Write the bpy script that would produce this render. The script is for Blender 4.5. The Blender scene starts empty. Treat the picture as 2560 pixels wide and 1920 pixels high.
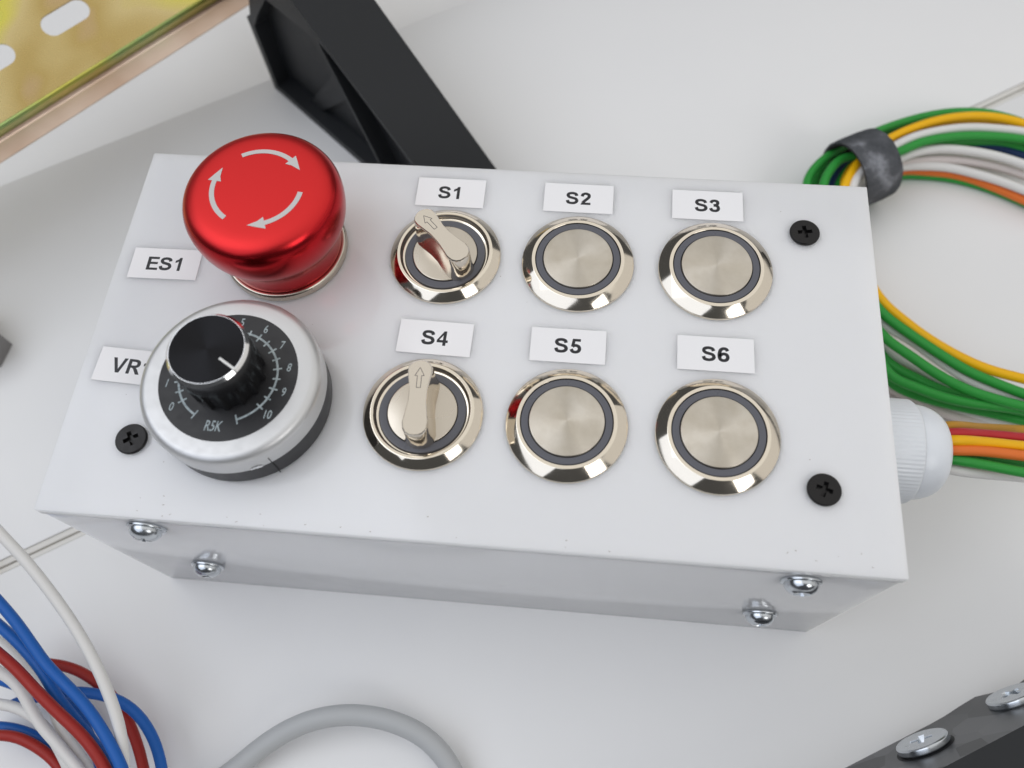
import bpy, bmesh, math, random
from mathutils import Vector, Matrix
from mathutils.geometry import tessellate_polygon
R_ = math.radians
S = 0.001                                   # everything below is written in millimetres
random.seed(7)
scene = bpy.context.scene
C = scene.collection

# ------------------------------------------------------------------ camera
cam_d = bpy.data.cameras.new('camera')
cam = bpy.data.objects.new('camera', cam_d); C.objects.link(cam)
cam_d.sensor_width = 36.0
cam_d.lens = 29.272
cam_d.clip_start = 0.01
cam_d.clip_end = 20.0
rot = Matrix(((0.99525837, -0.06587034, 0.07156733),
              (0.08976637, 0.90535509, -0.41505922),
              (-0.03745375, 0.4195155, 0.90697517)))
cam.matrix_world = Matrix.Translation(Vector((105.2834, -37.8351, 223.8701)) * S) @ rot.to_4x4()
cam_d.dof.use_dof = True
cam_d.dof.focus_distance = 0.184
cam_d.dof.aperture_fstop = 13.0
scene.camera = cam

# ------------------------------------------------------------------ world and lamps
world = bpy.data.worlds.new('World'); scene.world = world
world.use_nodes = True
bg = world.node_tree.nodes['Background']
bg.inputs[0].default_value = (0.92, 0.95, 1.0, 1)
bg.inputs[1].default_value = 0.06

def area_lamp(name, loc, aim, sx, sy, power, col):
    d = bpy.data.lights.new(name, 'AREA'); d.shape = 'RECTANGLE'
    d.size = sx; d.size_y = sy; d.energy = power; d.color = col
    o = bpy.data.objects.new(name, d); C.objects.link(o)
    o.location = loc
    o.rotation_euler = (Vector(aim) - Vector(loc)).to_track_quat('-Z', 'Y').to_euler()
    o['kind'] = 'helper'
    return o
area_lamp('ceiling_light', (0.12, 0.80, 1.35), (0.12, 0.80, 0.0), 3.2, 2.5, 16.0, (1.0, 0.985, 0.955))
area_lamp('window_light', (0.95, -0.72, 0.85), (0.09, 0.04, 0.05), 0.50, 0.60, 2.7, (1.0, 0.99, 0.98))
area_lamp('side_wall_light', (-0.85, -0.38, 1.4), (0.0, 0.0, 0.0), 2.4, 1.5, 12.0, (0.82, 0.88, 1.0))
area_lamp('far_wall_light', (1.55, 0.35, 0.62), (0.1, 0.1, 0.1), 2.0, 1.1, 3.4, (1.0, 0.97, 0.93))

scene.view_settings.view_transform = 'Standard'
scene.view_settings.look = 'None'
scene.view_settings.exposure = 0.31
scene.view_settings.gamma = 1.0
scene.cycles.use_denoising = True
scene.cycles.max_bounces = 10
scene.cycles.glossy_bounces = 6
scene.cycles.sample_clamp_indirect = 6.0

# ------------------------------------------------------------------ materials
MATS = {}
def material(name, col, rough=0.5, metal=0.0, **kw):
    m = bpy.data.materials.new(name); m.use_nodes = True
    b = m.node_tree.nodes['Principled BSDF']
    b.inputs['Base Color'].default_value = (*col, 1)
    b.inputs['Roughness'].default_value = rough
    b.inputs['Metallic'].default_value = metal
    for k, v in kw.items():
        b.inputs[k.replace('_', ' ')].default_value = v
    MATS[name] = m
    return m
def nodes(m): return m.node_tree.nodes, m.node_tree.links, m.node_tree.nodes['Principled BSDF']
def noise(m, scale, detail=4, rough=0.55, coord='Object'):
    n, l, b = nodes(m)
    tc = n.new('ShaderNodeTexCoord'); t = n.new('ShaderNodeTexNoise')
    t.inputs['Scale'].default_value = scale; t.inputs['Detail'].default_value = detail; t.inputs['Roughness'].default_value = rough
    l.new(tc.outputs[coord], t.inputs['Vector'])
    return t
def ramp(m, src, stops):
    n, l, b = nodes(m)
    r = n.new('ShaderNodeValToRGB')
    while len(r.color_ramp.elements) < len(stops): r.color_ramp.elements.new(0.5)
    for e, (p, c) in zip(r.color_ramp.elements, stops):
        e.position = p; e.color = (*c, 1)
    l.new(src, r.inputs['Fac'])
    return r
def to_color(m, stops, scale, detail=4):
    t = noise(m, scale, detail); r = ramp(m, t.outputs['Fac'], stops)
    n, l, b = nodes(m); l.new(r.outputs['Color'], b.inputs['Base Color']); return t
def to_rough(m, lo, hi, scale, detail=4):
    t = noise(m, scale, detail); n, l, b = nodes(m)
    mr = n.new('ShaderNodeMapRange'); mr.inputs['From Min'].default_value = 0.3; mr.inputs['From Max'].default_value = 0.7
    mr.inputs['To Min'].default_value = lo; mr.inputs['To Max'].default_value = hi
    l.new(t.outputs['Fac'], mr.inputs['Value']); l.new(mr.outputs[0], b.inputs['Roughness']); return t
def to_bump(m, src, strength, dist):
    n, l, b = nodes(m)
    bm_ = n.new('ShaderNodeBump'); bm_.inputs['Strength'].default_value = strength; bm_.inputs['Distance'].default_value = dist
    l.new(src, bm_.inputs['Height']); l.new(bm_.outputs['Normal'], b.inputs['Normal']); return bm_

# milky acrylic sheet with a few dust specks
m = material('acrylic', (0.90, 0.905, 0.915), 0.2, IOR=1.49)
n, l, b = nodes(m)
b.inputs['Subsurface Weight'].default_value = 1.0
b.inputs['Subsurface Radius'].default_value = (1.0, 1.0, 0.96)
b.inputs['Subsurface Scale'].default_value = 0.006
tc = n.new('ShaderNodeTexCoord')
vo = n.new('ShaderNodeTexVoronoi'); vo.inputs['Scale'].default_value = 230.0
l.new(tc.outputs['Object'], vo.inputs['Vector'])
nz = noise(m, 60, 2)
ad = n.new('ShaderNodeMath'); ad.operation = 'MULTIPLY_ADD'; ad.inputs[1].default_value = 0.30; ad.inputs[2].default_value = -0.165
l.new(nz.outputs['Fac'], ad.inputs[0])
lt = n.new('ShaderNodeMath'); lt.operation = 'LESS_THAN'
l.new(vo.outputs['Distance'], lt.inputs[0]); l.new(ad.outputs[0], lt.inputs[1])
mx = n.new('ShaderNodeMix'); mx.data_type = 'RGBA'
mx.inputs[6].default_value = (0.90, 0.905, 0.915, 1); mx.inputs[7].default_value = (0.30, 0.29, 0.27, 1)
l.new(lt.outputs[0], mx.inputs[0]); l.new(mx.outputs[2], b.inputs['Base Color'])
to_rough(m, 0.09, 0.17, 35)

m = material('table_laminate', (0.74, 0.735, 0.73), 0.33)
to_color(m, [(0.35, (0.785, 0.782, 0.782)), (0.65, (0.81, 0.805, 0.80))], 9, 5); to_rough(m, 0.28, 0.42, 22)
to_bump(m, noise(m, 900, 2).outputs['Fac'], 0.05, 0.0002)
m = material('edge_band', (0.55, 0.50, 0.44), 0.6); to_color(m, [(0.3, (0.44, 0.38, 0.31)), (0.52, (0.70, 0.68, 0.64))], 14, 8)
m = material('gap_dirt', (0.10, 0.075, 0.055), 0.9); to_color(m, [(0.35, (0.07, 0.055, 0.04)), (0.6, (0.42, 0.38, 0.33))], 12, 8)

NI = (0.82, 0.745, 0.63)
m = material('nickel_polished', NI, 0.06, 1.0); to_rough(m, 0.06, 0.15, 160, 6)
def turned(name, col, rough, aniso, ring_scale, bump):
    m = material(name, col, rough, 1.0)
    n, l, b = nodes(m)
    b.inputs['Anisotropic'].default_value = aniso; b.inputs['Anisotropic Rotation'].default_value = 0.25
    tg = n.new('ShaderNodeTangent'); tg.direction_type = 'RADIAL'; tg.axis = 'Z'
    l.new(tg.outputs[0], b.inputs['Tangent'])
    tc = n.new('ShaderNodeTexCoord'); wv = n.new('ShaderNodeTexWave')
    wv.wave_type = 'RINGS'; wv.rings_direction = 'Z'; wv.inputs['Scale'].default_value = ring_scale
    wv.inputs['Distortion'].default_value = 0.0; wv.inputs['Detail'].default_value = 0
    l.new(tc.outputs['Object'], wv.inputs['Vector'])
    to_bump(m, wv.outputs['Color'], bump, 0.00002)
    return m
m = turned('nickel_turned', (0.64, 0.59, 0.51), 0.38, 0.82, 1400, 0.5)
n, l, b = nodes(m)                       # smudges that differ from button to button
oi = n.new('ShaderNodeObjectInfo'); t = noise(m, 240, 5); t.noise_dimensions = '4D'
ml = n.new('ShaderNodeMath'); ml.operation = 'MULTIPLY'; ml.inputs[1].default_value = 60.0
l.new(oi.outputs['Random'], ml.inputs[0]); l.new(ml.outputs[0], t.inputs['W'])
r = ramp(m, t.outputs['Fac'], [(0.3, (0.56, 0.51, 0.43)), (0.6, (0.67, 0.62, 0.54))]); l.new(r.outputs['Color'], b.inputs['Base Color'])
mr = n.new('ShaderNodeMapRange'); mr.inputs['From Min'].default_value = 0.3; mr.inputs['From Max'].default_value = 0.7; mr.inputs['To Min'].default_value = 0.33; mr.inputs['To Max'].default_value = 0.43
l.new(t.outputs['Fac'], mr.inputs['Value']); l.new(mr.outputs[0], b.inputs['Roughness'])
turned('black_turned', (0.022, 0.022, 0.024), 0.40, 0.9, 900, 0.8)
m = material('led_ring', (0.105, 0.107, 0.125), 0.3); to_rough(m, 0.25, 0.4, 300)
material('shadow_gap', (0.012, 0.012, 0.013), 0.6)
m = material('nickel_handle', (0.70, 0.64, 0.555), 0.16, 1.0); to_rough(m, 0.07, 0.16, 200)
m = material('nickel_satin', (0.60, 0.545, 0.465), 0.24, 1.0); to_rough(m, 0.18, 0.34, 120)

m = material('red_anodised', (0.48, 0.013, 0.019), 0.2, 0.95)      # polished sides, blasted top face; brighter red on top also paints in overhead light
n, l, b = nodes(m)
tc = n.new('ShaderNodeTexCoord'); sx = n.new('ShaderNodeSeparateXYZ'); l.new(tc.outputs['Object'], sx.inputs[0])
mr = n.new('ShaderNodeMapRange'); mr.interpolation_type = 'SMOOTHSTEP'
mr.inputs['From Min'].default_value = 0.0200; mr.inputs['From Max'].default_value = 0.0219
l.new(sx.outputs['Z'], mr.inputs['Value'])
cr = ramp(m, mr.outputs[0], [(0.0, (0.48, 0.013, 0.019)), (1.0, (0.72, 0.03, 0.031))]); l.new(cr.outputs['Color'], b.inputs['Base Color'])
rr_ = n.new('ShaderNodeMapRange'); rr_.inputs['To Min'].default_value = 0.25; rr_.inputs['To Max'].default_value = 0.40
l.new(mr.outputs[0], rr_.inputs['Value']); l.new(rr_.outputs[0], b.inputs['Roughness'])
mm = n.new('ShaderNodeMapRange'); mm.inputs['To Min'].default_value = 0.95; mm.inputs['To Max'].default_value = 0.8
l.new(mr.outputs[0], mm.inputs['Value']); l.new(mm.outputs[0], b.inputs['Metallic'])
material('arrow_print', (0.60, 0.585, 0.57), 0.45)
m = material('silver_paint', (0.66, 0.66, 0.66), 0.42, 0.7); to_rough(m, 0.36, 0.46, 700, 3)
m = material('dial_black', (0.020, 0.020, 0.022), 0.42); to_rough(m, 0.36, 0.52, 400)
m = material('plastic_black', (0.028, 0.028, 0.031), 0.38); to_rough(m, 0.32, 0.46, 250)
material('knob_black', (0.022, 0.022, 0.024), 0.2, 0.5)
material('chrome_edge', (0.86, 0.86, 0.86), 0.12, 1.0)
m = material('scale_print', (0.42, 0.50, 0.53), 0.6); to_color(m, [(0.3, (0.24, 0.29, 0.31)), (0.55, (0.46, 0.53, 0.55))], 1500, 4)
material('pointer_white', (0.80, 0.80, 0.78), 0.4)
m = material('label_paper', (0.90, 0.89, 0.895), 0.42)
material('ink', (0.012, 0.012, 0.016), 0.4)
m = material('screw_black', (0.017, 0.016, 0.016), 0.3, 0.5); to_rough(m, 0.22, 0.42, 500)
m = material('zinc', (0.58, 0.61, 0.64), 0.2, 1.0); to_rough(m, 0.14, 0.3, 400)
m = material('nylon', (0.80, 0.83, 0.87), 0.3); b = nodes(m)[2]
b.inputs['Subsurface Weight'].default_value = 0.3; b.inputs['Subsurface Radius'].default_value = (1, 1, 1); b.inputs['Subsurface Scale'].default_value = 0.002

def pvc(name, col):
    m = material(name, col, 0.42, Specular_IOR_Level=0.3); to_rough(m, 0.36, 0.5, 300); return m
pvc('pvc_green', (0.028, 0.30, 0.045)); pvc('pvc_yellow', (0.88, 0.47, 0.004)); pvc('pvc_white', (0.74, 0.725, 0.70))
pvc('pvc_navy', (0.008, 0.03, 0.10)); pvc('pvc_orange', (0.78, 0.18, 0.03)); pvc('pvc_red', (0.46, 0.022, 0.03))
pvc('pvc_blue', (0.012, 0.11, 0.42)); pvc('pvc_brickred', (0.33, 0.022, 0.016)); pvc('pvc_grey', (0.46, 0.47, 0.475))
pvc('pvc_pinkwhite', (0.70, 0.63, 0.60)); pvc('pvc_ochre', (0.50, 0.25, 0.02)); pvc('pvc_palegrey', (0.52, 0.54, 0.52))

# yellow passivated zinc: interference colours drift over the sheet
m = material('passivated_zinc', (0.7, 0.55, 0.25), 0.34, 0.95)
n, l, b = nodes(m)
t = noise(m, 22, 3); t.inputs['Distortion'].default_value = 0.5
vr = n.new('ShaderNodeVectorRotate'); vr.rotation_type = 'Z_AXIS'; vr.inputs['Angle'].default_value = -R_(48.6)
vm = n.new('ShaderNodeVectorMath'); vm.operation = 'MULTIPLY'; vm.inputs[1].default_value = (0.45, 1.0, 1.0)
l.new(t.inputs['Vector'].links[0].from_socket, vr.inputs['Vector']); l.new(vr.outputs[0], vm.inputs[0]); l.new(vm.outputs[0], t.inputs['Vector'])
r = ramp(m, t.outputs['Fac'], [(0.30, (0.58, 0.40, 0.32)), (0.41, (0.50, 0.37, 0.14)), (0.50, (0.62, 0.50, 0.24)), (0.58, (0.66, 0.60, 0.12)), (0.70, (0.40, 0.52, 0.16))])
l.new(r.outputs['Color'], b.inputs['Base Color'])
to_rough(m, 0.22, 0.36, 900, 3)
to_bump(m, noise(m, 1800, 3).outputs['Fac'], 0.18, 0.00005)
m = material('passivated_edge', (0.72, 0.50, 0.38), 0.36, 0.8)
n, l, b = nodes(m); t = noise(m, 30, 3); r = ramp(m, t.outputs['Fac'], [(0.35, (0.62, 0.44, 0.33)), (0.55, (0.76, 0.60, 0.49)), (0.7, (0.80, 0.70, 0.54))]); l.new(r.outputs['Color'], b.inputs['Base Color'])

m = material('passivated_bend', (0.33, 0.38, 0.10), 0.3, 0.85); to_color(m, [(0.35, (0.26, 0.36, 0.13)), (0.6, (0.45, 0.42, 0.08))], 40, 3)
material('fleck', (0.34, 0.30, 0.26), 0.8)
m = material('print_black', (0.015, 0.0165, 0.019), 0.5, Specular_IOR_Level=0.35)
wv = m.node_tree.nodes.new('ShaderNodeTexWave'); wv.bands_direction = 'Z'; wv.inputs['Scale'].default_value = 900
tc = m.node_tree.nodes.new('ShaderNodeTexCoord'); m.node_tree.links.new(tc.outputs['Object'], wv.inputs['Vector'])
to_bump(m, wv.outputs['Color'], 0.15, 0.0001)
m = material('lit_facets', (0.05, 0.052, 0.056), 0.32)  # grey on a black bracket: light on the sloping side put into the colour
n, l, b = nodes(m)
tc = n.new('ShaderNodeTexCoord'); vo = n.new('ShaderNodeTexVoronoi'); vo.inputs['Scale'].default_value = 120
l.new(tc.outputs['Object'], vo.inputs['Vector'])
r = ramp(m, vo.outputs['Color'], [(0.2, (0.020, 0.022, 0.025)), (0.8, (0.11, 0.113, 0.12))]); l.new(r.outputs['Color'], b.inputs['Base Color'])
m = material('strap_fabric', (0.10, 0.105, 0.115), 0.85)
t = to_color(m, [(0.40, (0.085, 0.09, 0.098)), (0.56, (0.135, 0.14, 0.152)), (0.68, (0.34, 0.35, 0.38))], 130, 6)
to_bump(m, noise(m, 1500, 4).outputs['Fac'], 1.0, 0.0012)
nodes(m)[2].inputs['Specular IOR Level'].default_value = 0.15
material('strap_inside', (0.012, 0.012, 0.013), 0.9)
m = material('connector_grey', (0.22, 0.21, 0.205), 0.5); to_rough(m, 0.4, 0.6, 300)

# ------------------------------------------------------------------ mesh helpers (millimetres in, metres out)
def link(name, bm, mat, parent=None, sharp=32.0, loc=None):
    for v in bm.verts: v.co *= S
    bmesh.ops.recalc_face_normals(bm, faces=bm.faces[:])
    for f in bm.faces: f.smooth = True
    lim = R_(sharp)
    for e in bm.edges:
        e.smooth = not (len(e.link_faces) == 2 and e.calc_face_angle(0) > lim)
    me = bpy.data.meshes.new(name); bm.to_mesh(me); bm.free()
    mats = mat if isinstance(mat, (list, tuple)) else [mat]
    for q in mats: me.materials.append(MATS[q])
    o = bpy.data.objects.new(name, me); C.objects.link(o)
    if parent: o.parent = parent
    if loc: o.location = Vector(loc) * S
    return o
def copy_tree(o, parent=None, loc=None, rotz=None):
    c = o.copy(); C.objects.link(c)
    if parent: c.parent = parent
    if loc is not None: c.location = Vector(loc) * S
    if rotz is not None: c.rotation_euler.z = rotz
    for ch in list(o.children): copy_tree(ch, c)
    return c
def tag(o, label=None, cat=None, group=None, kind=None):
    if label: o['label'] = label
    if cat: o['category'] = cat
    if group: o['group'] = group
    if kind: o['kind'] = kind
    return o
def empty(name, loc=(0, 0, 0), parent=None):
    o = bpy.data.objects.new(name, None); C.objects.link(o); o.location = Vector(loc) * S
    o.empty_display_size = 0.01
    if parent: o.parent = parent
    return o
def box(bm, x0, x1, y0, y1, z0, z1, bev=0.0, seg=2):
    t = bmesh.new()
    v = [t.verts.new((x, y, z)) for z in (z0, z1) for y in (y0, y1) for x in (x0, x1)]
    for f in ((0, 2, 3, 1), (4, 5, 7, 6), (0, 1, 5, 4), (2, 6, 7, 3), (0, 4, 6, 2), (1, 3, 7, 5)): t.faces.new([v[i] for i in f])
    if bev: bmesh.ops.bevel(t, geom=t.edges[:], offset=bev, segments=seg, affect='EDGES', profile=0.5)
    merge(bm, t)
def merge(bm, t, mtx=None):
    if mtx is not None: bmesh.ops.transform(t, matrix=mtx, verts=t.verts[:])
    me = bpy.data.meshes.new('tmp'); t.to_mesh(me); t.free(); bm.from_mesh(me); bpy.data.meshes.remove(me)
def lathe(bm, prof, seg=72, mtx=None):
    t = bmesh.new(); rings = []
    for r, z in prof:
        if r < 1e-6: rings.append([t.verts.new((0, 0, z))])
        else: rings.append([t.verts.new((r * math.cos(2 * math.pi * i / seg), r * math.sin(2 * math.pi * i / seg), z)) for i in range(seg)])
    for a, c in zip(rings, rings[1:]):
        for i in range(seg):
            j = (i + 1) % seg
            if len(a) == 1 and len(c) == 1: continue
            if len(a) == 1: t.faces.new((a[0], c[i], c[j]))
            elif len(c) == 1: t.faces.new((a[i], a[j], c[0]))
            else: t.faces.new((a[i], a[j], c[j], c[i]))
    merge(bm, t, mtx)
def fillet(pts, r=0.4, n=4):
    """round the inner corners of an open profile"""
    out = [pts[0]]
    for a, p, c in zip(pts, pts[1:], pts[2:]):
        a, p, c = Vector(a), Vector(p), Vector(c)
        rr = min(r, (a - p).length * 0.45, (c - p).length * 0.45)
        s, e = p + (a - p).normalized() * rr, p + (c - p).normalized() * rr
        for k in range(n + 1):
            u = k / n; out.append(tuple(s * (1 - u) ** 2 + p * 2 * u * (1 - u) + e * u * u))
    out.append(pts[-1]); return out
def prism(bm, outer, z0, z1, holes=(), mtx=None, hole_floor=None, taper=1.0):
    """polygon (with holes) pulled from z0 to z1; hole_floor closes the holes at that height"""
    t = bmesh.new(); loops = [outer] + list(holes)
    flat = [p for lp in loops for p in lp]
    tris = tessellate_polygon([[Vector((x, y, 0)) for x, y in lp] for lp in loops])
    top = [t.verts.new((x, y, z1)) for x, y in flat]
    low = [t.verts.new((x, y, z0)) for x, y in flat]
    for a, b_, c in tris:
        try: t.faces.new((top[a], top[b_], top[c]))
        except ValueError: pass
        if hole_floor is None:
            try: t.faces.new((low[c], low[b_], low[a]))
            except ValueError: pass
    k = 0
    for li, lp in enumerate(loops):
        nn = len(lp)
        if li and hole_floor is not None:
            cx = sum(p[0] for p in lp) / nn; cy = sum(p[1] for p in lp) / nn
            fl = [t.verts.new((cx + (x - cx) * taper, cy + (y - cy) * taper, hole_floor)) for x, y in lp]
            for i in range(nn):
                j = (i + 1) % nn; t.faces.new((top[k + i], top[k + j], fl[j], fl[i]))
            for a, b_, c in tessellate_polygon([[v.co.copy() for v in fl]]): t.faces.new((fl[a], fl[b_], fl[c]))
        else:
            for i in range(nn):
                j = (i + 1) % nn; t.faces.new((low[k + i], low[k + j], top[k + j], top[k + i]))
        k += nn
    bmesh.ops.delete(t, geom=[v for v in t.verts if not v.link_faces], context='VERTS')
    merge(bm, t, mtx)
def circle(r, n=40, cx=0, cy=0, a0=0): return [(cx + r * math.cos(a0 + 2 * math.pi * i / n), cy + r * math.sin(a0 + 2 * math.pi * i / n)) for i in range(n)]
def cross(arm, half):
    a, h = arm, half
    return [(a, h), (h, h), (h, a), (-h, a), (-h, h), (-a, h), (-a, -h), (-h, -h), (-h, -a), (h, -a), (h, -h), (a, -h)]
def catmull(pts, step=1.6):
    P = [Vector(p) for p in pts]; out = []
    P = [P[0] * 2 - P[1]] + P + [P[-1] * 2 - P[-2]]
    for i in range(1, len(P) - 2):
        p0, p1, p2, p3 = P[i - 1:i + 3]; nseg = max(2, int((p2 - p1).length / step))
        d01, d12, d23 = [max(1e-4, (q - p).length) ** 0.5 for p, q in ((p0, p1), (p1, p2), (p2, p3))]
        m1 = (p1 - p0) / d01 - (p2 - p0) / (d01 + d12) + (p2 - p1) / d12
        m2 = (p2 - p1) / d12 - (p3 - p1) / (d12 + d23) + (p3 - p2) / d23
        m1 *= d12; m2 *= d12
        for k in range(nseg):
            u = k / nseg
            out.append(p1 * (2 * u ** 3 - 3 * u * u + 1) + m1 * (u ** 3 - 2 * u * u + u) + p2 * (-2 * u ** 3 + 3 * u * u) + m2 * (u ** 3 - u * u))
    out.append(P[-2]); return out
def tube(bm, pts, r, seg=14, smooth=2):
    P = catmull(pts)
    for _ in range(smooth): P = [P[0]] + [(a + b_ * 2 + c) / 4 for a, b_, c in zip(P, P[1:], P[2:])] + [P[-1]]
    t = bmesh.new(); rings = []; T = (P[1] - P[0]).normalized()
    nrm = T.orthogonal().normalized()
    for i, p in enumerate(P):
        T2 = (P[min(i + 1, len(P) - 1)] - P[max(i - 1, 0)]).normalized()
        nrm = (T.rotation_difference(T2) @ nrm); nrm = (nrm - T2 * nrm.dot(T2)).normalized(); T = T2
        bn = T.cross(nrm)
        rings.append([t.verts.new(p + (nrm * math.cos(2 * math.pi * k / seg) + bn * math.sin(2 * math.pi * k / seg)) * r) for k in range(seg)])
    for a, c in zip(rings, rings[1:]):
        for k in range(seg):
            j = (k + 1) % seg; t.faces.new((a[k], a[j], c[j], c[k]))
    t.faces.new(rings[0][::-1]); t.faces.new(rings[-1]); merge(bm, t)
def text_mesh(name, s, size, mat, parent, loc, bold=0.0, shear=0.0, rotz=0.0, xs=1.0):
    cu = bpy.data.curves.new('t', 'FONT'); cu.body = s; cu.size = size * S; cu.offset = bold * S; cu.shear = shear
    cu.align_x = 'CENTER'; cu.align_y = 'CENTER'; cu.resolution_u = 6
    to = bpy.data.objects.new('t', cu); C.objects.link(to)
    bpy.context.view_layer.update()
    me = bpy.data.meshes.new_from_object(to)
    bpy.data.objects.remove(to); bpy.data.curves.remove(cu)
    xsv = [v.co.x for v in me.vertices]; ysv = [v.co.y for v in me.vertices]
    cx, cy = (min(xsv) + max(xsv)) / 2, (min(ysv) + max(ysv)) / 2
    for v in me.vertices: v.co.x = (v.co.x - cx) * xs; v.co.y -= cy
    me.materials.clear(); me.materials.append(MATS[mat]); me.name = name
    o = bpy.data.objects.new(name, me); C.objects.link(o); o.parent = parent
    o.location = Vector(loc) * S; o.rotation_euler.z = rotz
    return o

# heavy sans lettering: ribbons and polygons on a unit cap height
GLYPHS = {
 'S': (1.14, 0.93, [[(0.61, .69), (0.56, .83), (0.36, .905), (0.15, .84), (0.105, .71), (0.19, .585), (0.37, .52), (0.56, .445), (0.63, .29), (0.55, .15), (0.35, .095), (0.14, .155), (0.085, .32)]], []),
 '1': (1.0, 0.777, [], [[(0.50, 0), (0.50, 1.0), (0.35, 1.0), (0.27, .87), (0.09, .77), (0.09, .60), (0.21, .64), (0.305, .72), (0.305, 0)]]),
 '2': (1.05, 0.777, [[(0.12, .67), (0.165, .83), (0.33, .905), (0.51, .84), (0.56, .70), (0.49, .54), (0.31, .34), (0.17, .17)]], [[(0.04, 0), (0.66, 0), (0.66, .18), (0.10, .18)]]),
 '3': (1.05, 0.777, [[(0.10, .72), (0.18, .86), (0.33, .905), (0.49, .85), (0.525, .71), (0.45, .58), (0.27, .535)], [(0.27, .535), (0.48, .49), (0.565, .31), (0.49, .14), (0.32, .095), (0.15, .15), (0.085, .30)]], []),
 '4': (1.0, 0.777, [], [[(0.40, 0), (0.59, 0), (0.59, .21), (0.71, .21), (0.71, .38), (0.59, .38), (0.59, 1.0), (0.43, 1.0), (0.03, .375), (0.03, .21), (0.40, .21)], [(0.40, .38), (0.40, .72), (0.18, .38)]]),
 '5': (1.05, 0.777, [[(0.09, .29), (0.17, .14), (0.33, .095), (0.50, .16), (0.565, .33), (0.50, .49), (0.34, .555), (0.20, .51), (0.15, .45)]], [[(0.07, .46), (0.155, 1.0), (0.62, 1.0), (0.62, .82), (0.31, .82), (0.27, .60), (0.25, .48)]]),
 '6': (1.05, 0.777, [[(0.57, .74), (0.50, .86), (0.36, .905), (0.20, .82), (0.115, .60), (0.105, .36), (0.16, .17), (0.34, .095), (0.51, .16), (0.575, .33), (0.51, .49), (0.35, .545), (0.20, .48), (0.125, .36)]], []),
 'E': (1.0, 0.93, [], [[(0.10, 0), (0.85, 0), (0.85, .17), (0.31, .17), (0.31, .44), (0.79, .44), (0.79, .61), (0.31, .61), (0.31, .83), (0.83, .83), (0.83, 1.0), (0.10, 1.0)]]),
 'V': (1.0, 0.93, [], [[(0.36, 0), (0.58, 0), (0.94, 1.0), (0.72, 1.0), (0.475, .26), (0.22, 1.0), (0.0, 1.0)]]),
 'R': (1.0, 1.0, [], [[(0.10, 0), (0.31, 0), (0.31, .42), (0.38, .42), (0.48, .37), (0.72, 0), (0.97, 0), (0.76, .33), (0.65, .43), (0.78, .49), (0.86, .58), (0.88, .71), (0.85, .85), (0.77, .94), (0.64, .99), (0.50, 1.0), (0.10, 1.0)], [(0.31, .58), (0.31, .83), (0.52, .83), (0.63, .80), (0.66, .71), (0.63, .61), (0.52, .58)]]),
}
def heavy_text(name, s, cap, mat, parent, loc):
    t = bmesh.new(); x = 0.0; lift = 0.0
    for ch in s:
        xs, adv, ribs, polys = GLYPHS[ch]
        for rb in ribs:
            P = catmull([(px * xs, py, 0) for px, py in rb], 0.03)
            prev = None
            for i, p in enumerate(P):
                tg = (P[min(i + 1, len(P) - 1)] - P[max(i - 1, 0)]).normalized(); nr = Vector((-tg.y, tg.x, 0)) * (0.095 + 0.012 * abs(tg.y))
                cur = [t.verts.new((x + q.x, q.y, lift)) for q in (p - nr, p + nr)]
                if prev: t.faces.new((prev[0], prev[1], cur[1], cur[0]))
                prev = cur
            lift += 0.0012
        if polys:
            loops = [[Vector((x + px * xs, py, lift)) for px, py in lp] for lp in polys]
            vs = [t.verts.new(p) for lp in loops for p in lp]
            for a, b_, c in tessellate_polygon(loops): t.faces.new((vs[a], vs[b_], vs[c]))
            lift += 0.0012
        x += adv
    for v in t.verts: v.co = Vector(((v.co.x - x / 2) * cap, (v.co.y - 0.5) * cap, v.co.z))
    for f in t.faces:
        f.normal_update()
        if f.normal.z < 0: f.normal_flip()
    bm = bmesh.new(); merge(bm, t)
    return link(name, bm, mat, parent, 80, loc)

# ------------------------------------------------------------------ the setting: table of white boards
U = Vector((0.8455, 0.534, 0)); V = Vector((-0.534, 0.8455, 0))
table_m = Matrix(((U.x, V.x, 0, 0), (U.y, V.y, 0, 0), (0, 0, 1, 0), (0, 0, 0, 1)))
table = tag(empty('table'), kind='structure')
def board(name, v0, v1, z0, z1, mat, bev=0.25):
    bm = bmesh.new(); box(bm, -900, 1000, v0, v1, z0, z1, bev)
    bmesh.ops.transform(bm, matrix=table_m, verts=bm.verts[:])
    return link(name, bm, mat, table)
board('board', -900, 22.9, -18, 0, 'table_laminate', 0.3)
board('edge_band', 22.95, 24.3, -18, -0.12, 'edge_band', 0.15)
board('gap', 24.32, 24.85, -18, -0.9, 'gap_dirt', 0.0)
board('edge_band', 24.87, 26.5, -18, -0.10, 'edge_band', 0.15)
board('gap', 26.52, 26.72, -18, -0.5, 'gap_dirt', 0.0)
board('board', 26.75, 157.4, -18, 0, 'table_laminate', 0.6)
board('board', 158.6, 900, -40, -12, 'table_laminate', 0.3)
board('board', 140, 158.4, -60, -40.2, 'gap_dirt', 0.0)

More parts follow.
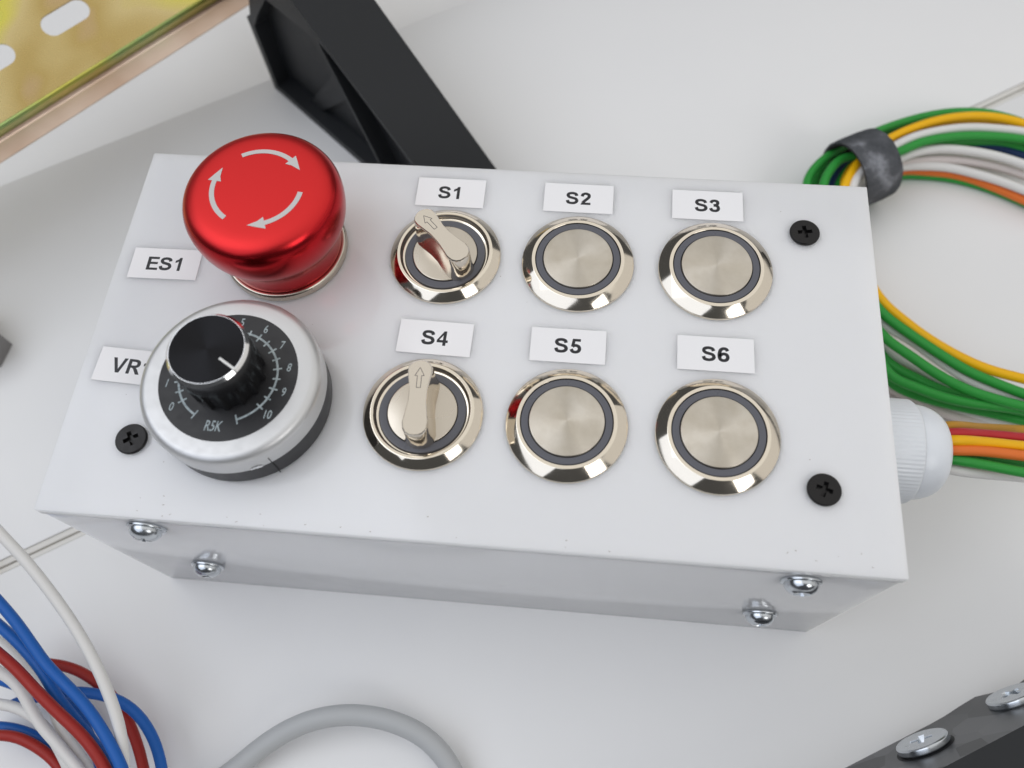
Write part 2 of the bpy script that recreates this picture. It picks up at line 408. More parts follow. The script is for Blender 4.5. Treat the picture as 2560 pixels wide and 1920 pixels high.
# ------------------------------------------------------------------ the control box
BW, BD, BH, LID = 169.8, 89.9, 66.4, 3.2
ctl = tag(empty('control_box'), 'white acrylic control box with red mushroom button, dial and six metal switches', 'control box')
bm = bmesh.new(); box(bm, 0, BW, -0.15, BD, BH - LID, BH, 0.28, 2); link('lid', bm, 'acrylic', ctl)
zt = BH - LID - 0.12
bm = bmesh.new(); box(bm, 0.25, BW - 0.25, 0.1, 3.1, 0.0, zt, 0.2); link('front_panel', bm, 'acrylic', ctl)
bm = bmesh.new(); box(bm, 0.25, BW - 0.25, BD - 3.2, BD - 0.2, 0.0, zt, 0.2); link('back_panel', bm, 'acrylic', ctl)
bm = bmesh.new(); box(bm, 0.25, 3.25, 3.15, BD - 3.25, 0.0, zt, 0.2); link('side_panel', bm, 'acrylic', ctl)
bm = bmesh.new(); box(bm, BW - 3.25, BW - 0.25, 3.15, BD - 3.25, 0.0, zt, 0.2); link('side_panel', bm, 'acrylic', ctl)
Z = BH

# flecks of dirt on the lid, most along its front edge
t = bmesh.new(); rg = random.Random(11)
for k in range(30):
    if k < 24: x, y = rg.uniform(8, 165), rg.choice((rg.uniform(0.3, 1.6), rg.uniform(0.4, 5.0)))
    else: x, y = rg.uniform(4, 166), rg.uniform(4, 87)
    L_, w_, a_ = rg.uniform(0.1, 0.42 if k < 24 else 0.2), rg.uniform(0.05, 0.12), rg.uniform(0, 6.28) if k >= 24 else rg.gauss(0, 0.35)
    pts = []
    for q in range(6):
        u = 2 * math.pi * q / 6; rr = rg.uniform(0.6, 1.0)
        px0, py0 = L_ * rr * math.cos(u), w_ * rr * math.sin(u)
        pts.append(t.verts.new((x + px0 * math.cos(a_) - py0 * math.sin(a_), y + px0 * math.sin(a_) + py0 * math.cos(a_), BH + 0.006)))
    t.faces.new(pts)
bm = bmesh.new(); merge(bm, t); tag(link('dirt_flecks', bm, 'fleck', ctl), kind='stuff')
# push buttons
def make_push(loc):
    bm = bmesh.new()
    lathe(bm, fillet([(9.42, 0.3), (9.42, 2.15), (10.15, 2.15), (12.4, 0.55), (12.5, 0.0), (11.0, 0.0)], 0.10, 3), 96)
    o = link('push_button', bm, 'nickel_polished', ctl, 20, loc)
    bm = bmesh.new(); lathe(bm, [(9.41, 0.4), (7.55, 0.4)], 64); link('gap', bm, 'shadow_gap', o)
    bm = bmesh.new(); lathe(bm, fillet([(9.25, 0.4), (9.25, 2.12), (7.78, 2.12), (7.78, 0.4)], 0.18, 3), 96); link('light_ring', bm, 'led_ring', o, 40)
    bm = bmesh.new(); lathe(bm, fillet([(7.62, 0.4), (7.62, 2.42), (0.0, 2.42)], 0.22, 4) , 96); link('cap', bm, 'nickel_turned', o, 40)
    return o
SW = {'S2': (104.8, 64.7), 'S3': (135.0, 64.8), 'S5': (104.75, 25.9), 'S6': (135.0, 25.8)}
first = None
for k, (x, y) in SW.items():
    o = make_push((x, y, Z)) if first is None else copy_tree(first, None, (x, y, Z))
    first = first or o
    o.rotation_euler.z = R_({'S2': 0, 'S3': 40, 'S5': 95, 'S6': 170}[k]) * 0
    tag(o, 'polished metal push button under the label reading ' + k)

# selector switches with a pointed handle
def make_selector(loc, ang, label):
    bm = bmesh.new()
    lathe(bm, fillet([(9.0, 0.3), (9.0, 0.75), (9.55, 0.85), (9.85, 1.5), (9.95, 2.1), (10.65, 2.1), (12.4, 0.55), (12.5, 0.0), (11.0, 0.0)], 0.14, 3), 96)
    o = link('selector_switch', bm, 'nickel_polished', ctl, 20, loc); o.rotation_euler.z = ang
    bm = bmesh.new(); lathe(bm, fillet([(8.95, 0.2), (8.95, 1.15), (7.3, 1.15), (7.3, 0.3)], 0.15, 3), 96); link('light_ring', bm, 'led_ring', o, 40)
    bm = bmesh.new(); lathe(bm, fillet([(7.2, 0.2), (7.2, 1.45), (0, 1.6)], 0.2, 3), 96); link('disc', bm, 'nickel_satin', o, 40)
    # handle: waisted bar along +y, flared where it meets the disc
    def outline(k, flare=0.0):
        L = 8.2
        half = [(-1.0, 0.0), (-0.985, 0.9), (-0.93, 1.6), (-0.82, 2.12), (-0.66, 2.28), (-0.4, 1.95), (-0.1, 1.62), (0.2, 1.62), (0.45, 1.9), (0.68, 2.2), (0.82, 2.12), (0.92, 1.6), (0.98, 0.85), (1.0, 0.0)]
        pts = []
        for u, wd in half: pts.append(((wd * 1.16 * k + flare * max(0.0, 1 - abs(u) ** 3)), u * L))
        return pts[:-1] + [(-x, y) for x, y in pts[::-1]][:-1]
    t = bmesh.new(); rings = []
    for z, k, fl in ((1.2, 1.04, 0.9), (2.2, 1.03, 0.5), (3.6, 1.01, 0.2), (5.5, 1.0, 0.05), (8.0, 0.98, 0.0), (8.4, 0.965, 0.0), (8.6, 0.90, 0.0)):
        sc = 1.0 if z < 8.3 else (0.993 if z < 8.5 else 0.975)
        rings.append([t.verts.new((x, y * sc, z)) for x, y in outline(k, fl)])
    for a, c in zip(rings, rings[1:]):
        for i in range(len(a)):
            j = (i + 1) % len(a); t.faces.new((a[i], a[j], c[j], c[i]))
    t.faces.new(rings[-1]); bm = bmesh.new(); merge(bm, t)
    link('handle', bm, 'nickel_handle', o, 38)
    # engraved arrow outline on the handle
    pl = [(-0.42, 2.0), (-0.42, 4.6), (-0.95, 4.6), (0.0, 6.4), (0.95, 4.6), (0.42, 4.6), (0.42, 2.0)]
    bm = bmesh.new()
    for a, c in zip(pl, pl[1:] + pl[:1]):
        a, c = Vector((*a, 0)), Vector((*c, 0)); dd = (c - a).normalized(); pn = Vector((-dd.y, dd.x, 0)) * 0.055
        vs = [bm.verts.new((q.x, q.y, 8.612)) for q in (a - pn, c - pn, c + pn, a + pn)]; bm.faces.new(vs)
    link('engraved_arrow', bm, 'plastic_black', o)
    return tag(o, label)
make_selector((75.1, 64.7, Z), R_(44.5), 'metal selector switch under S1, pointer turned to the upper left')
make_selector((75.2, 26.2, Z), R_(2.5), 'metal selector switch under S4, pointer straight up')

# emergency stop
bm = bmesh.new(); lathe(bm, fillet([(10, 0.2), (12.9, 2.0), (13.6, 2.0), (13.95, 1.5), (13.95, 0.0), (12, 0.0)], 0.25, 4), 96)
es = tag(link('emergency_stop_button', bm, 'nickel_satin', ctl, 30, (38.6, 64.4, Z)), 'red anodised mushroom emergency stop button with turn arrows')
bm = bmesh.new(); lathe(bm, [(12.6, 1.2), (11.0, 1.2), (11.0, 2.4)], 64); link('gap', bm, 'shadow_gap', es)
head = [(12.3, 2.1), (12.75, 2.0), (13.0, 2.3), (13.12, 4.3), (13.4, 6.5), (13.95, 8.3), (14.9, 9.9), (15.85, 11.6), (16.45, 13.7), (16.74, 16.1), (16.65, 18.2), (16.05, 19.9), (15.1, 21.0), (13.8, 21.65), (12.2, 21.95), (9.0, 22.1), (4.0, 22.2), (0, 22.22)]
def spline2(pts, n=4):
    q = catmull([(a, 0, c) for a, c in pts], 100); out = []
    P = [Vector((a, c)) for a, c in pts]
    for i in range(len(P) - 1):
        p0 = P[max(i - 1, 0)]; p1 = P[i]; p2 = P[i + 1]; p3 = P[min(i + 2, len(P) - 1)]
        for k in range(n):
            u = k / n
            v = 0.5 * ((2 * p1) + (p2 - p0) * u + (2 * p0 - 5 * p1 + 4 * p2 - p3) * u * u + (3 * p1 - p0 - 3 * p2 + p3) * u ** 3)
            out.append((max(v.x, 0.0), v.y))
    out.append(tuple(P[-1])); return out
bm = bmesh.new(); lathe(bm, head[:1] + spline2(head[1:], 4), 128)
link('head', bm, 'red_anodised', es, 60)
def dome_z(r):
    if r > 9.0: return 22.1 - (r - 9.0) / 3.2 * 0.15
    return 22.22 - 0.12 * (r / 9.0) ** 1.5
for a0, a1, tip in ((122, 51, 31), (-4, -70, -90), (-122, -189, -209)):
    t = bmesh.new(); rc, hw, nseg = 9.25, 0.52, 22
    prev = None
    for k in range(nseg + 1):
        a = R_(a0 + (a1 - a0) * k / nseg)
        cur = [t.verts.new((r * math.cos(a), r * math.sin(a), dome_z(r) + 0.05)) for r in (rc - hw, rc + hw)]
        if prev: t.faces.new((prev[0], prev[1], cur[1], cur[0]))
        prev = cur
    hd = [(rc - 1.45, a1 + 2), (rc + 1.45, a1 + 2), (rc + 0.75, (a1 * 2 + tip) / 3), (rc + 0.15, tip), (rc - 0.75, (a1 * 2 + tip) / 3)]
    t.faces.new([t.verts.new((r * math.cos(R_(a)), r * math.sin(R_(a)), dome_z(r) + 0.055)) for r, a in hd])
    bm = bmesh.new(); merge(bm, t); link('arrow', bm, 'arrow_print', es)

# potentiometer dial
px_, py_ = 38.2, 26.3
bm = bmesh.new(); lathe(bm, fillet([(10, 0.0), (17.55, 0.0), (17.75, 0.6), (17.75, 6.6), (17.0, 6.6)], 0.2, 3), 128)
pot = tag(link('potentiometer_dial', bm, 'plastic_black', ctl, 30, (px_, py_, Z)), 'silver potentiometer dial with black knob and scale from 0 to 10')
prof = [(17.1, 6.2), (18.0, 6.2), (18.05, 6.5), (18.05, 10.2)]
for k in range(9):
    a = R_(90 * k / 8); prof.append((16.15 + 1.9 * math.cos(a), 10.35 + 1.9 * math.sin(a)))
prof += [(14.0, 12.30), (13.75, 12.30), (13.72, 12.0)]
bm = bmesh.new(); lathe(bm, prof, 128); link('silver_cap', bm, 'silver_paint', pot, 40)
bm = bmesh.new(); lathe(bm, [(13.75, 12.05), (13.7, 12.26), (0, 12.26)], 96); link('scale_face', bm, 'dial_black', pot, 40)
zf = 12.285
bm = bmesh.new()
def arc(bm, cx, cy, r0, r1, a0, a1, z, nseg):
    prev = None
    for k in range(nseg + 1):
        a = R_(a0 + (a1 - a0) * k / nseg)
        cur = [bm.verts.new((cx + r * math.cos(a), cy + r * math.sin(a), z)) for r in (r0, r1)]
        if prev: bm.faces.new((prev[0], prev[1], cur[1], cur[0]))
        prev = cur
SC0, SC1 = 217.0, -38.0                  # angles of 0 and 10 on the scale
arc(bm, 0, 0, 9.50, 9.92, 241.5, -67.5, zf, 120)
link('scale_arc', bm, 'scale_print', pot)
bm = bmesh.new()
for k in range(21):
    a = SC0 + (SC1 - SC0) * k / 20; h = 0.9 if k % 2 == 0 else 0.8
    ca, sa = math.cos(R_(a)), math.sin(R_(a))
    vs = [bm.verts.new((r * ca - q * sa, r * sa + q * ca, zf + 0.012)) for r, q in ((9.7 - h, -0.17), (9.7 + h, -0.17), (9.7 + h, 0.17), (9.7 - h, 0.17))]
    bm.faces.new(vs)
for a in (241.5, -67.5):
    ca, sa = math.cos(R_(a)), math.sin(R_(a))
    bm.faces.new([bm.verts.new((r * ca - q * sa, r * sa + q * ca, zf + 0.012)) for r, q in ((8.7, -0.14), (10.7, -0.14), (10.7, 0.14), (8.7, 0.14))])
tag(link('scale_ticks', bm, 'scale_print', pot), kind='stuff')
for k in range(11):
    a = R_(SC0 + (SC1 - SC0) * k / 10); rr = 12.0 if k < 10 else 12.15
    text_mesh('numeral', str(k), 2.5, 'scale_print', pot, (rr * math.cos(a), rr * math.sin(a), zf + 0.012), 0.02, 0.12, 0.0, 0.72)
text_mesh('lettering', 'R5K', 3.1, 'scale_print', pot, (-0.45, -10.6, zf + 0.012), 0.02, 0.16, 0.0, 0.62)
# knob: fluted sides, bright chamfer, turned top
t = bmesh.new(); nseg = 144
def flute(a):
    k = (a / (2 * math.pi) * 14) % 1.0
    return -0.62 if 0.2 < k < 0.8 else (0.0 if (k < 0.12 or k > 0.88) else -0.31)
rings = []
for z, r, fl in ((12.6, 7.55, 1), (18.3, 7.6, 1), (19.0, 7.66, 0), (21.3, 7.7, 0), (22.9, 7.68, 0), (23.35, 7.66, 0)):
    rings.append([t.verts.new(((r + fl * flute(2 * math.pi * i / nseg)) * math.cos(2 * math.pi * i / nseg), (r + fl * flute(2 * math.pi * i / nseg)) * math.sin(2 * math.pi * i / nseg), z)) for i in range(nseg)])
for a, c in zip(rings, rings[1:]):
    for i in range(nseg): t.faces.new((a[i], a[(i + 1) % nseg], c[(i + 1) % nseg], c[i]))
bm = bmesh.new(); merge(bm, t); link('knob', bm, 'knob_black', pot, 25)
bm = bmesh.new(); lathe(bm, [(7.66, 23.35), (7.1, 23.95), (7.02, 23.95)], 128); link('knob_edge', bm, 'chrome_edge', pot, 30)
bm = bmesh.new(); lathe(bm, [(7.02, 23.93), (0, 23.93)], 128); link('knob_top', bm, 'black_turned', pot, 30)
bm = bmesh.new(); a = R_(-31)
box(bm, 3.3, 7.12, -0.24, 0.24, 23.6, 23.965, 0.03); bmesh.ops.rotate(bm, verts=bm.verts[:], matrix=Matrix.Rotation(a, 3, 'Z'))
link('pointer_line', bm, 'pointer_white', pot)
# split in the cap and the chipped rim
bm = bmesh.new(); box(bm, 17.9, 18.12, -0.09, 0.09, 0.3, 8.6); bmesh.ops.rotate(bm, verts=bm.verts[:], matrix=Matrix.Rotation(R_(-56), 3, 'Z')); link('split', bm, 'shadow_gap', pot)
t = bmesh.new(); rng = random.Random(3); pr = None
for k in range(9):
    a = R_(-69 + k * 0.95); hh = 0.25 + 0.75 * math.sin(math.pi * k / 8) * rng.uniform(0.5, 1.0)
    cur = [t.verts.new(((18.09 + rng.uniform(0, 0.12)) * math.cos(a), (18.09 + rng.uniform(0, 0.12)) * math.sin(a), z)) for z in (6.3 + rng.uniform(-.15, .15), 6.5 + hh)]
    if pr: t.faces.new((pr[0], pr[1], cur[1], cur[0]))
    pr = cur
bm = bmesh.new(); merge(bm, t); link('chipped_rim', bm, 'chrome_edge', pot, 10)

# paper labels
LB = {'S1': (74.15, 82.3, 0), 'S2': (104.0, 82.5, 0), 'S3': (133.5, 82.3, 0), 'S4': (75.4, 43.9, -1.2), 'S5': (103.95, 44.0, 0), 'S6': (134.9, 44.2, 0), 'ES1': (11.4, 58.5, 0.8), 'VR1': (11.2, 32.4, -2.5)}
for k, (x, y, a) in LB.items():
    bm = bmesh.new(); box(bm, -8, 8, -4, 4, 0.0, 0.12, 0.03, 1)
    o = link('label', bm, 'label_paper', ctl, 30, (x, y, Z + 0.002)); o.rotation_euler.z = R_(a)
    tag(o, 'white paper label printed ' + k)
    heavy_text('lettering', k, 3.5, 'ink', o, (0.1, -0.05, 0.128))

# black countersunk screws in the lid
def screw_flat(loc, ang, first=None):
    if first:
        o = copy_tree(first, None, loc); o.rotation_euler.z = ang; return o
    bm = bmesh.new()
    lathe(bm, fillet([(2.4, 0.0), (3.15, 0.0), (3.3, 0.3), (3.3, 0.75), (3.12, 0.95), (3.0, 0.95)], 0.12, 3), 56)
    o = link('screw', bm, 'screw_black', ctl, 35, loc); o.rotation_euler.z = ang
    bm = bmesh.new(); prism(bm, circle(3.01, 56), 0.7, 0.948, [cross(1.6, 0.46)], hole_floor=0.06, taper=0.75)
    link('screw_face', bm, 'screw_black', o, 25)
    return o
f0 = screw_flat((154.8, 75.8, Z), R_(8)); tag(f0, 'black cross-head screw at the rear edge of the lid beside S3')
tag(screw_flat((155.2, 15.9, Z), R_(-18), f0), 'black cross-head screw in the lid near the cable gland')
tag(screw_flat((16.0, 15.9, Z), R_(32), f0), 'black cross-head screw in the lid beside the potentiometer dial')
tag(screw_flat((16.0, 75.8, Z), R_(12), f0), 'black cross-head screw in the lid behind the red button')

# zinc dome screws in the front panel
def dome_screw(loc, ang, label, first=None):
    if first: o = copy_tree(first, None, loc)
    else:
        bm = bmesh.new(); lathe(bm, fillet([(0, 0.0), (3.9, 0.0), (4.0, 0.3), (3.9, 0.75), (3.1, 0.85)], 0.15, 3), 56)
        o = link('screw', bm, 'zinc', ctl, 40, loc)
        bm = bmesh.new(); pr = [(3.35, 0.75), (3.3, 1.0)]
        for k in range(1, 9):
            a = R_(k * 7.2); pr.append((3.3 * math.cos(a), 1.0 + 2.25 * math.sin(a)))
        lathe(bm, pr, 56)
        rt, ztop = pr[-1]
        prism(bm, circle(rt, 56), ztop - 0.3, ztop, [cross(rt * 0.9, 0.36)], hole_floor=ztop - 1.6, taper=0.55)
        link('screw_head', bm, 'zinc', o, 30)
    o.rotation_euler = (R_(90), ang, 0); return tag(o, label)
d0 = dome_screw((20.1, 0.1, 60.0 - 1.2), R_(20), 'zinc dome-head screw at the upper end below the potentiometer dial')
dome_screw((19.6, 0.1, 23.2), R_(50), 'zinc dome-head screw low on the front panel below the potentiometer dial', d0)
dome_screw((152.3, 0.1, 58.3), R_(70), 'zinc dome-head screw high on the front panel under the lid corner by S6', d0)
dome_screw((152.9, 0.1, 21.0), R_(10), 'zinc dome-head screw low on the front panel by the S6 end', d0)

# cable gland on the side panel: axis along x
gy, gz = 37.8, 35.2
rx = Matrix.Translation((0, 0, 0)) @ Matrix.Rotation(R_(90), 4, 'Y')
bm = bmesh.new(); t = bmesh.new(); nt = 76; rings = []
for z, r, a_ in ((0.3, 12.0, 0), (0.3, 12.9, 0), (3.0, 12.9, 0), (3.2, 12.2, 0), (3.6, 12.3, .06), (14.6, 12.3, .06), (15.2, 11.9, .03), (15.4, 11.3, 0)):
    rings.append([t.verts.new(((r + a_ * (1 if i % 4 < 2 else -1)) * math.cos(2 * math.pi * i / (nt * 4)), (r + a_ * (1 if i % 4 < 2 else -1)) * math.sin(2 * math.pi * i / (nt * 4)), z)) for i in range(nt * 4)])
for a, c in zip(rings, rings[1:]):
    for i in range(nt * 4): t.faces.new((a[i], a[(i + 1) % (nt * 4)], c[(i + 1) % (nt * 4)], c[i]))
merge(bm, t, rx)
gl = tag(link('cable_gland', bm, 'nylon', ctl, 50, (BW - 0.25, gy, gz)), 'white nylon cable gland with ribbed nut where the wires leave')
pr = [(11.3, 15.3)]
for k in range(9):
    a = R_(k * 10.5); pr.append((6.4 + 4.9 * math.cos(a), 15.6 + 7.4 * math.sin(a)))
pr += [(6.3, 22.6), (6.1, 20.0), (6.1, 14.0)]
bm = bmesh.new(); lathe(bm, pr, 96, rx); link('dome_nut', bm, 'nylon', gl, 45)
bm = bmesh.new(); lathe(bm, [(6.15, 19.0), (5.4, 20.5), (0.0, 20.2)], 48, rx); link('seal', bm, 'shadow_gap', gl, 45)

# ------------------------------------------------------------------ wires (paths in millimetres)
COIL = {
    'green_outer': [(251.6,162.9,8.0), (242.2,167.5,8.0), (234.0,169.6,8.0), (224.0,169.4,8.0), (214.8,167.1,8.0), (205.7,163.4,8.0), (198.9,159.9,8.0), (181.9,146.1,12.0), (177.2,141.1,12.0), (174.0,135.0,12.0), (175.0,113.8,13.5), (183.1,94.8,13.5), (191.5,79.2,15.0), (197.0,74.7,15.0), (204.4,68.9,15.0), (211.8,64.8,15.0), (219.3,62.5,15.0), (225.6,61.0,15.0), (231.2,59.9,15.0)],
    'green_second': [(253.4,164.3,5.0), (245.6,168.9,5.0), (237.3,171.1,5.0), (226.8,170.6,5.0), (216.1,168.1,5.0), (208.8,165.2,5.0), (201.0,160.8,5.0), (184.5,149.6,7.0), (180.5,144.5,7.0), (178.0,139.2,7.0), (178.4,114.7,8.0), (186.0,92.8,8.0), (194.0,74.8,9.0), (200.6,70.8,9.0), (207.0,67.5,9.0), (216.1,64.9,9.0), (222.2,63.2,9.0), (228.7,61.7,9.0), (234.5,60.9,9.0)],
    'yellow': [(248.2,157.8,13.0), (242.5,161.0,13.0), (234.1,163.2,13.0), (225.8,163.2,13.0), (217.1,161.3,13.0), (208.3,157.5,13.0), (199.8,152.2,13.0), (187.4,137.8,17.0), (185.7,134.6,17.0), (184.0,131.6,17.0), (181.2,116.5,15.5), (186.0,103.0,15.5), (192.0,91.8,14.0), (197.0,86.3,14.0), (203.0,80.9,14.0), (210.5,75.8,14.0), (218.0,72.2,14.0), (227.5,69.8,14.0), (233.2,68.6,14.0)],
    'yellow_second': [(250.1,159.6,10.0), (244.2,162.4,10.0), (237.4,164.1,10.0), (228.9,164.3,10.0), (220.3,162.7,10.0), (211.4,159.2,10.0), (201.6,153.3,10.0), (186.0,140.0,9.0), (183.2,119.2,9.0), (188.0,100.6,9.0), (193.1,79.7,4.5), (198.4,76.2,4.5), (203.0,73.5,4.5), (207.6,70.9,4.5), (213.8,68.4,4.5), (219.9,66.2,4.5), (227.9,63.9,4.5)],
    'white_top': [(247.2,155.1,14.0), (241.3,156.7,14.0), (232.8,157.5,14.0), (224.6,157.5,14.0), (216.1,155.9,14.0), (207.4,152.8,14.0), (200.3,148.1,14.0), (188.7,135.2,17.0), (187.5,133.4,17.0), (186.4,131.7,17.0), (183.5,111.6,13.0), (188.2,93.5,13.0), (194.1,78.7,9.0), (199.4,75.2,9.0), (204.0,72.5,9.0), (208.6,69.9,9.0), (214.8,67.4,9.0), (220.9,65.2,9.0), (228.9,62.9,9.0)],
    'green_mid': [(246.8,152.5,14.0), (240.8,153.6,14.0), (234.0,154.3,14.0), (225.8,154.3,14.0), (217.4,153.2,14.0), (208.8,150.5,14.0), (201.1,146.0,14.0), (184.0,142.0,15.0), (180.4,137.5,15.0), (178.1,132.8,15.0), (177.5,115.4,15.0), (184.2,99.9,15.0), (191.5,87.1,15.0), (197.7,81.5,15.0), (205.2,75.6,15.0), (212.5,70.6,15.0), (220.0,67.2,15.0), (226.2,64.8,15.0), (231.8,63.0,15.0)],
    'navy': [(249.4,149.5,8.0), (243.6,152.4,8.0), (237.0,154.9,8.0), (228.8,156.4,8.0), (220.3,155.9,8.0), (213.4,154.9,8.0), (205.4,150.2,8.0), (187.2,145.7,10.0), (184.2,141.4,10.0), (181.9,137.0,10.0), (181.7,113.4,6.5), (188.9,92.3,6.5), (196.6,74.9,3.0), (204.6,70.8,3.0), (214.1,67.4,3.0), (223.8,65.5,3.0), (232.0,63.9,3.0)],
    'green_under': [(249.3,152.1,9.0), (243.5,154.4,9.0), (239.9,155.5,9.0), (233.4,156.5,9.0), (223.2,155.9,9.0), (212.8,152.9,9.0), (204.2,148.6,9.0), (189.2,145.6,9.0), (186.5,141.5,9.0), (184.4,138.0,9.0), (181.7,111.6,11.0), (186.6,88.1,11.0), (192.6,68.7,13.0), (198.5,65.8,13.0), (206.1,63.1,13.0), (213.8,61.9,13.0), (221.6,61.4,13.0), (226.6,60.9,13.0), (232.4,60.4,13.0)],
    'white_mid': [(246.8,143.5,11.0), (241.2,146.3,11.0), (233.0,149.3,11.0), (225.0,150.8,11.0), (216.8,151.2,11.0), (209.9,149.7,11.0), (202.9,146.2,11.0), (190.0,136.0,7.0), (185.1,116.7,9.5), (188.1,99.5,9.5), (192.8,85.3,12.0), (198.9,81.3,12.0), (206.4,75.0,12.0), (213.7,69.6,12.0), (219.7,66.7,12.0), (227.6,64.2,12.0), (233.3,62.7,12.0)],
    'white_pink': [(248.7,142.6,7.0), (243.0,145.5,7.0), (236.4,148.1,7.0), (230.0,149.6,7.0), (221.7,150.5,7.0), (213.2,150.0,7.0), (204.6,147.9,7.0), (188.0,138.0,3.5), (185.6,111.8,3.2), (190.8,88.4,3.2), (197.0,69.1,3.0), (202.5,67.5,3.0), (210.3,63.0,3.0), (219.9,61.2,3.0), (231.5,60.2,3.0), (237.4,59.6,3.0)],
    'white_low': [(248.4,137.5,6.0), (242.7,140.5,6.0), (236.2,143.5,6.0), (228.3,146.2,6.0), (220.2,148.1,6.0), (211.7,148.1,6.0), (204.9,147.0,6.0), (191.0,135.0,6.0), (187.3,110.4,5.0), (191.3,88.3,5.0), (196.8,70.2,4.0), (205.1,67.0,4.0), (213.3,64.3,4.0), (221.2,61.9,4.0), (230.9,60.1,4.0), (236.9,59.5,4.0)],
    'orange': [(249.7,135.7,3.0), (244.0,138.9,3.0), (237.5,142.5,3.0), (229.6,146.1,3.0), (223.1,147.9,3.0), (214.7,148.5,3.0), (206.4,148.0,3.0), (190.0,136.0,1.6), (186.7,111.9,2.3), (191.0,90.3,2.3), (196.7,72.6,3.0), (204.4,69.3,3.0), (214.0,66.3,3.0), (223.7,64.7,3.0), (231.9,63.2,3.0)],
    'green_low': [(250.6,136.1,1.4), (244.9,139.3,1.4), (238.3,142.7,1.4), (230.3,145.9,1.4), (222.1,147.8,1.4), (213.6,148.2,1.4), (207.0,147.6,1.4), (192.0,134.0,1.6), (187.2,109.1,4.8), (190.2,86.9,4.8), (195.0,68.6,8.0), (202.0,65.4,8.0), (211.4,63.2,8.0), (220.9,61.7,8.0), (228.9,60.1,8.0), (234.8,59.5,8.0)],
}
GLAND_WIRES = {
    'ochre': [(184.0,41.3,35.5), (194.5,44.5,36.0), (206.7,48.2,28.0), (221.6,52.0,20.0), (229.7,53.8,16.0)],
    'red': [(184.0,40.0,36.5), (194.4,42.0,38.0), (203.4,44.0,34.0), (215.6,45.5,30.0), (222.1,46.3,28.0)],
    'yellow': [(184.0,38.9,37.0), (194.0,39.8,39.0), (202.1,41.2,36.0), (214.1,42.5,32.0), (220.5,43.2,30.0)],
    'orange': [(184.0,37.9,36.5), (194.3,37.8,38.0), (201.7,38.9,36.0), (213.2,39.6,33.0), (219.5,40.0,31.0)],
    'green': [(184.0,37.2,35.5), (195.0,36.3,36.0), (202.3,36.4,34.0), (213.6,36.2,31.0), (219.9,36.5,29.0)],
    'green_behind': [(184.0,38.2,33.5), (196.7,38.5,32.0), (204.6,39.7,30.0), (216.2,40.1,27.0), (222.7,40.5,25.0)],
    'white': [(184.0,36.4,34.0), (195.7,34.9,33.0), (204.5,35.9,29.0), (213.6,37.3,25.0), (225.0,38.9,20.0)],
}
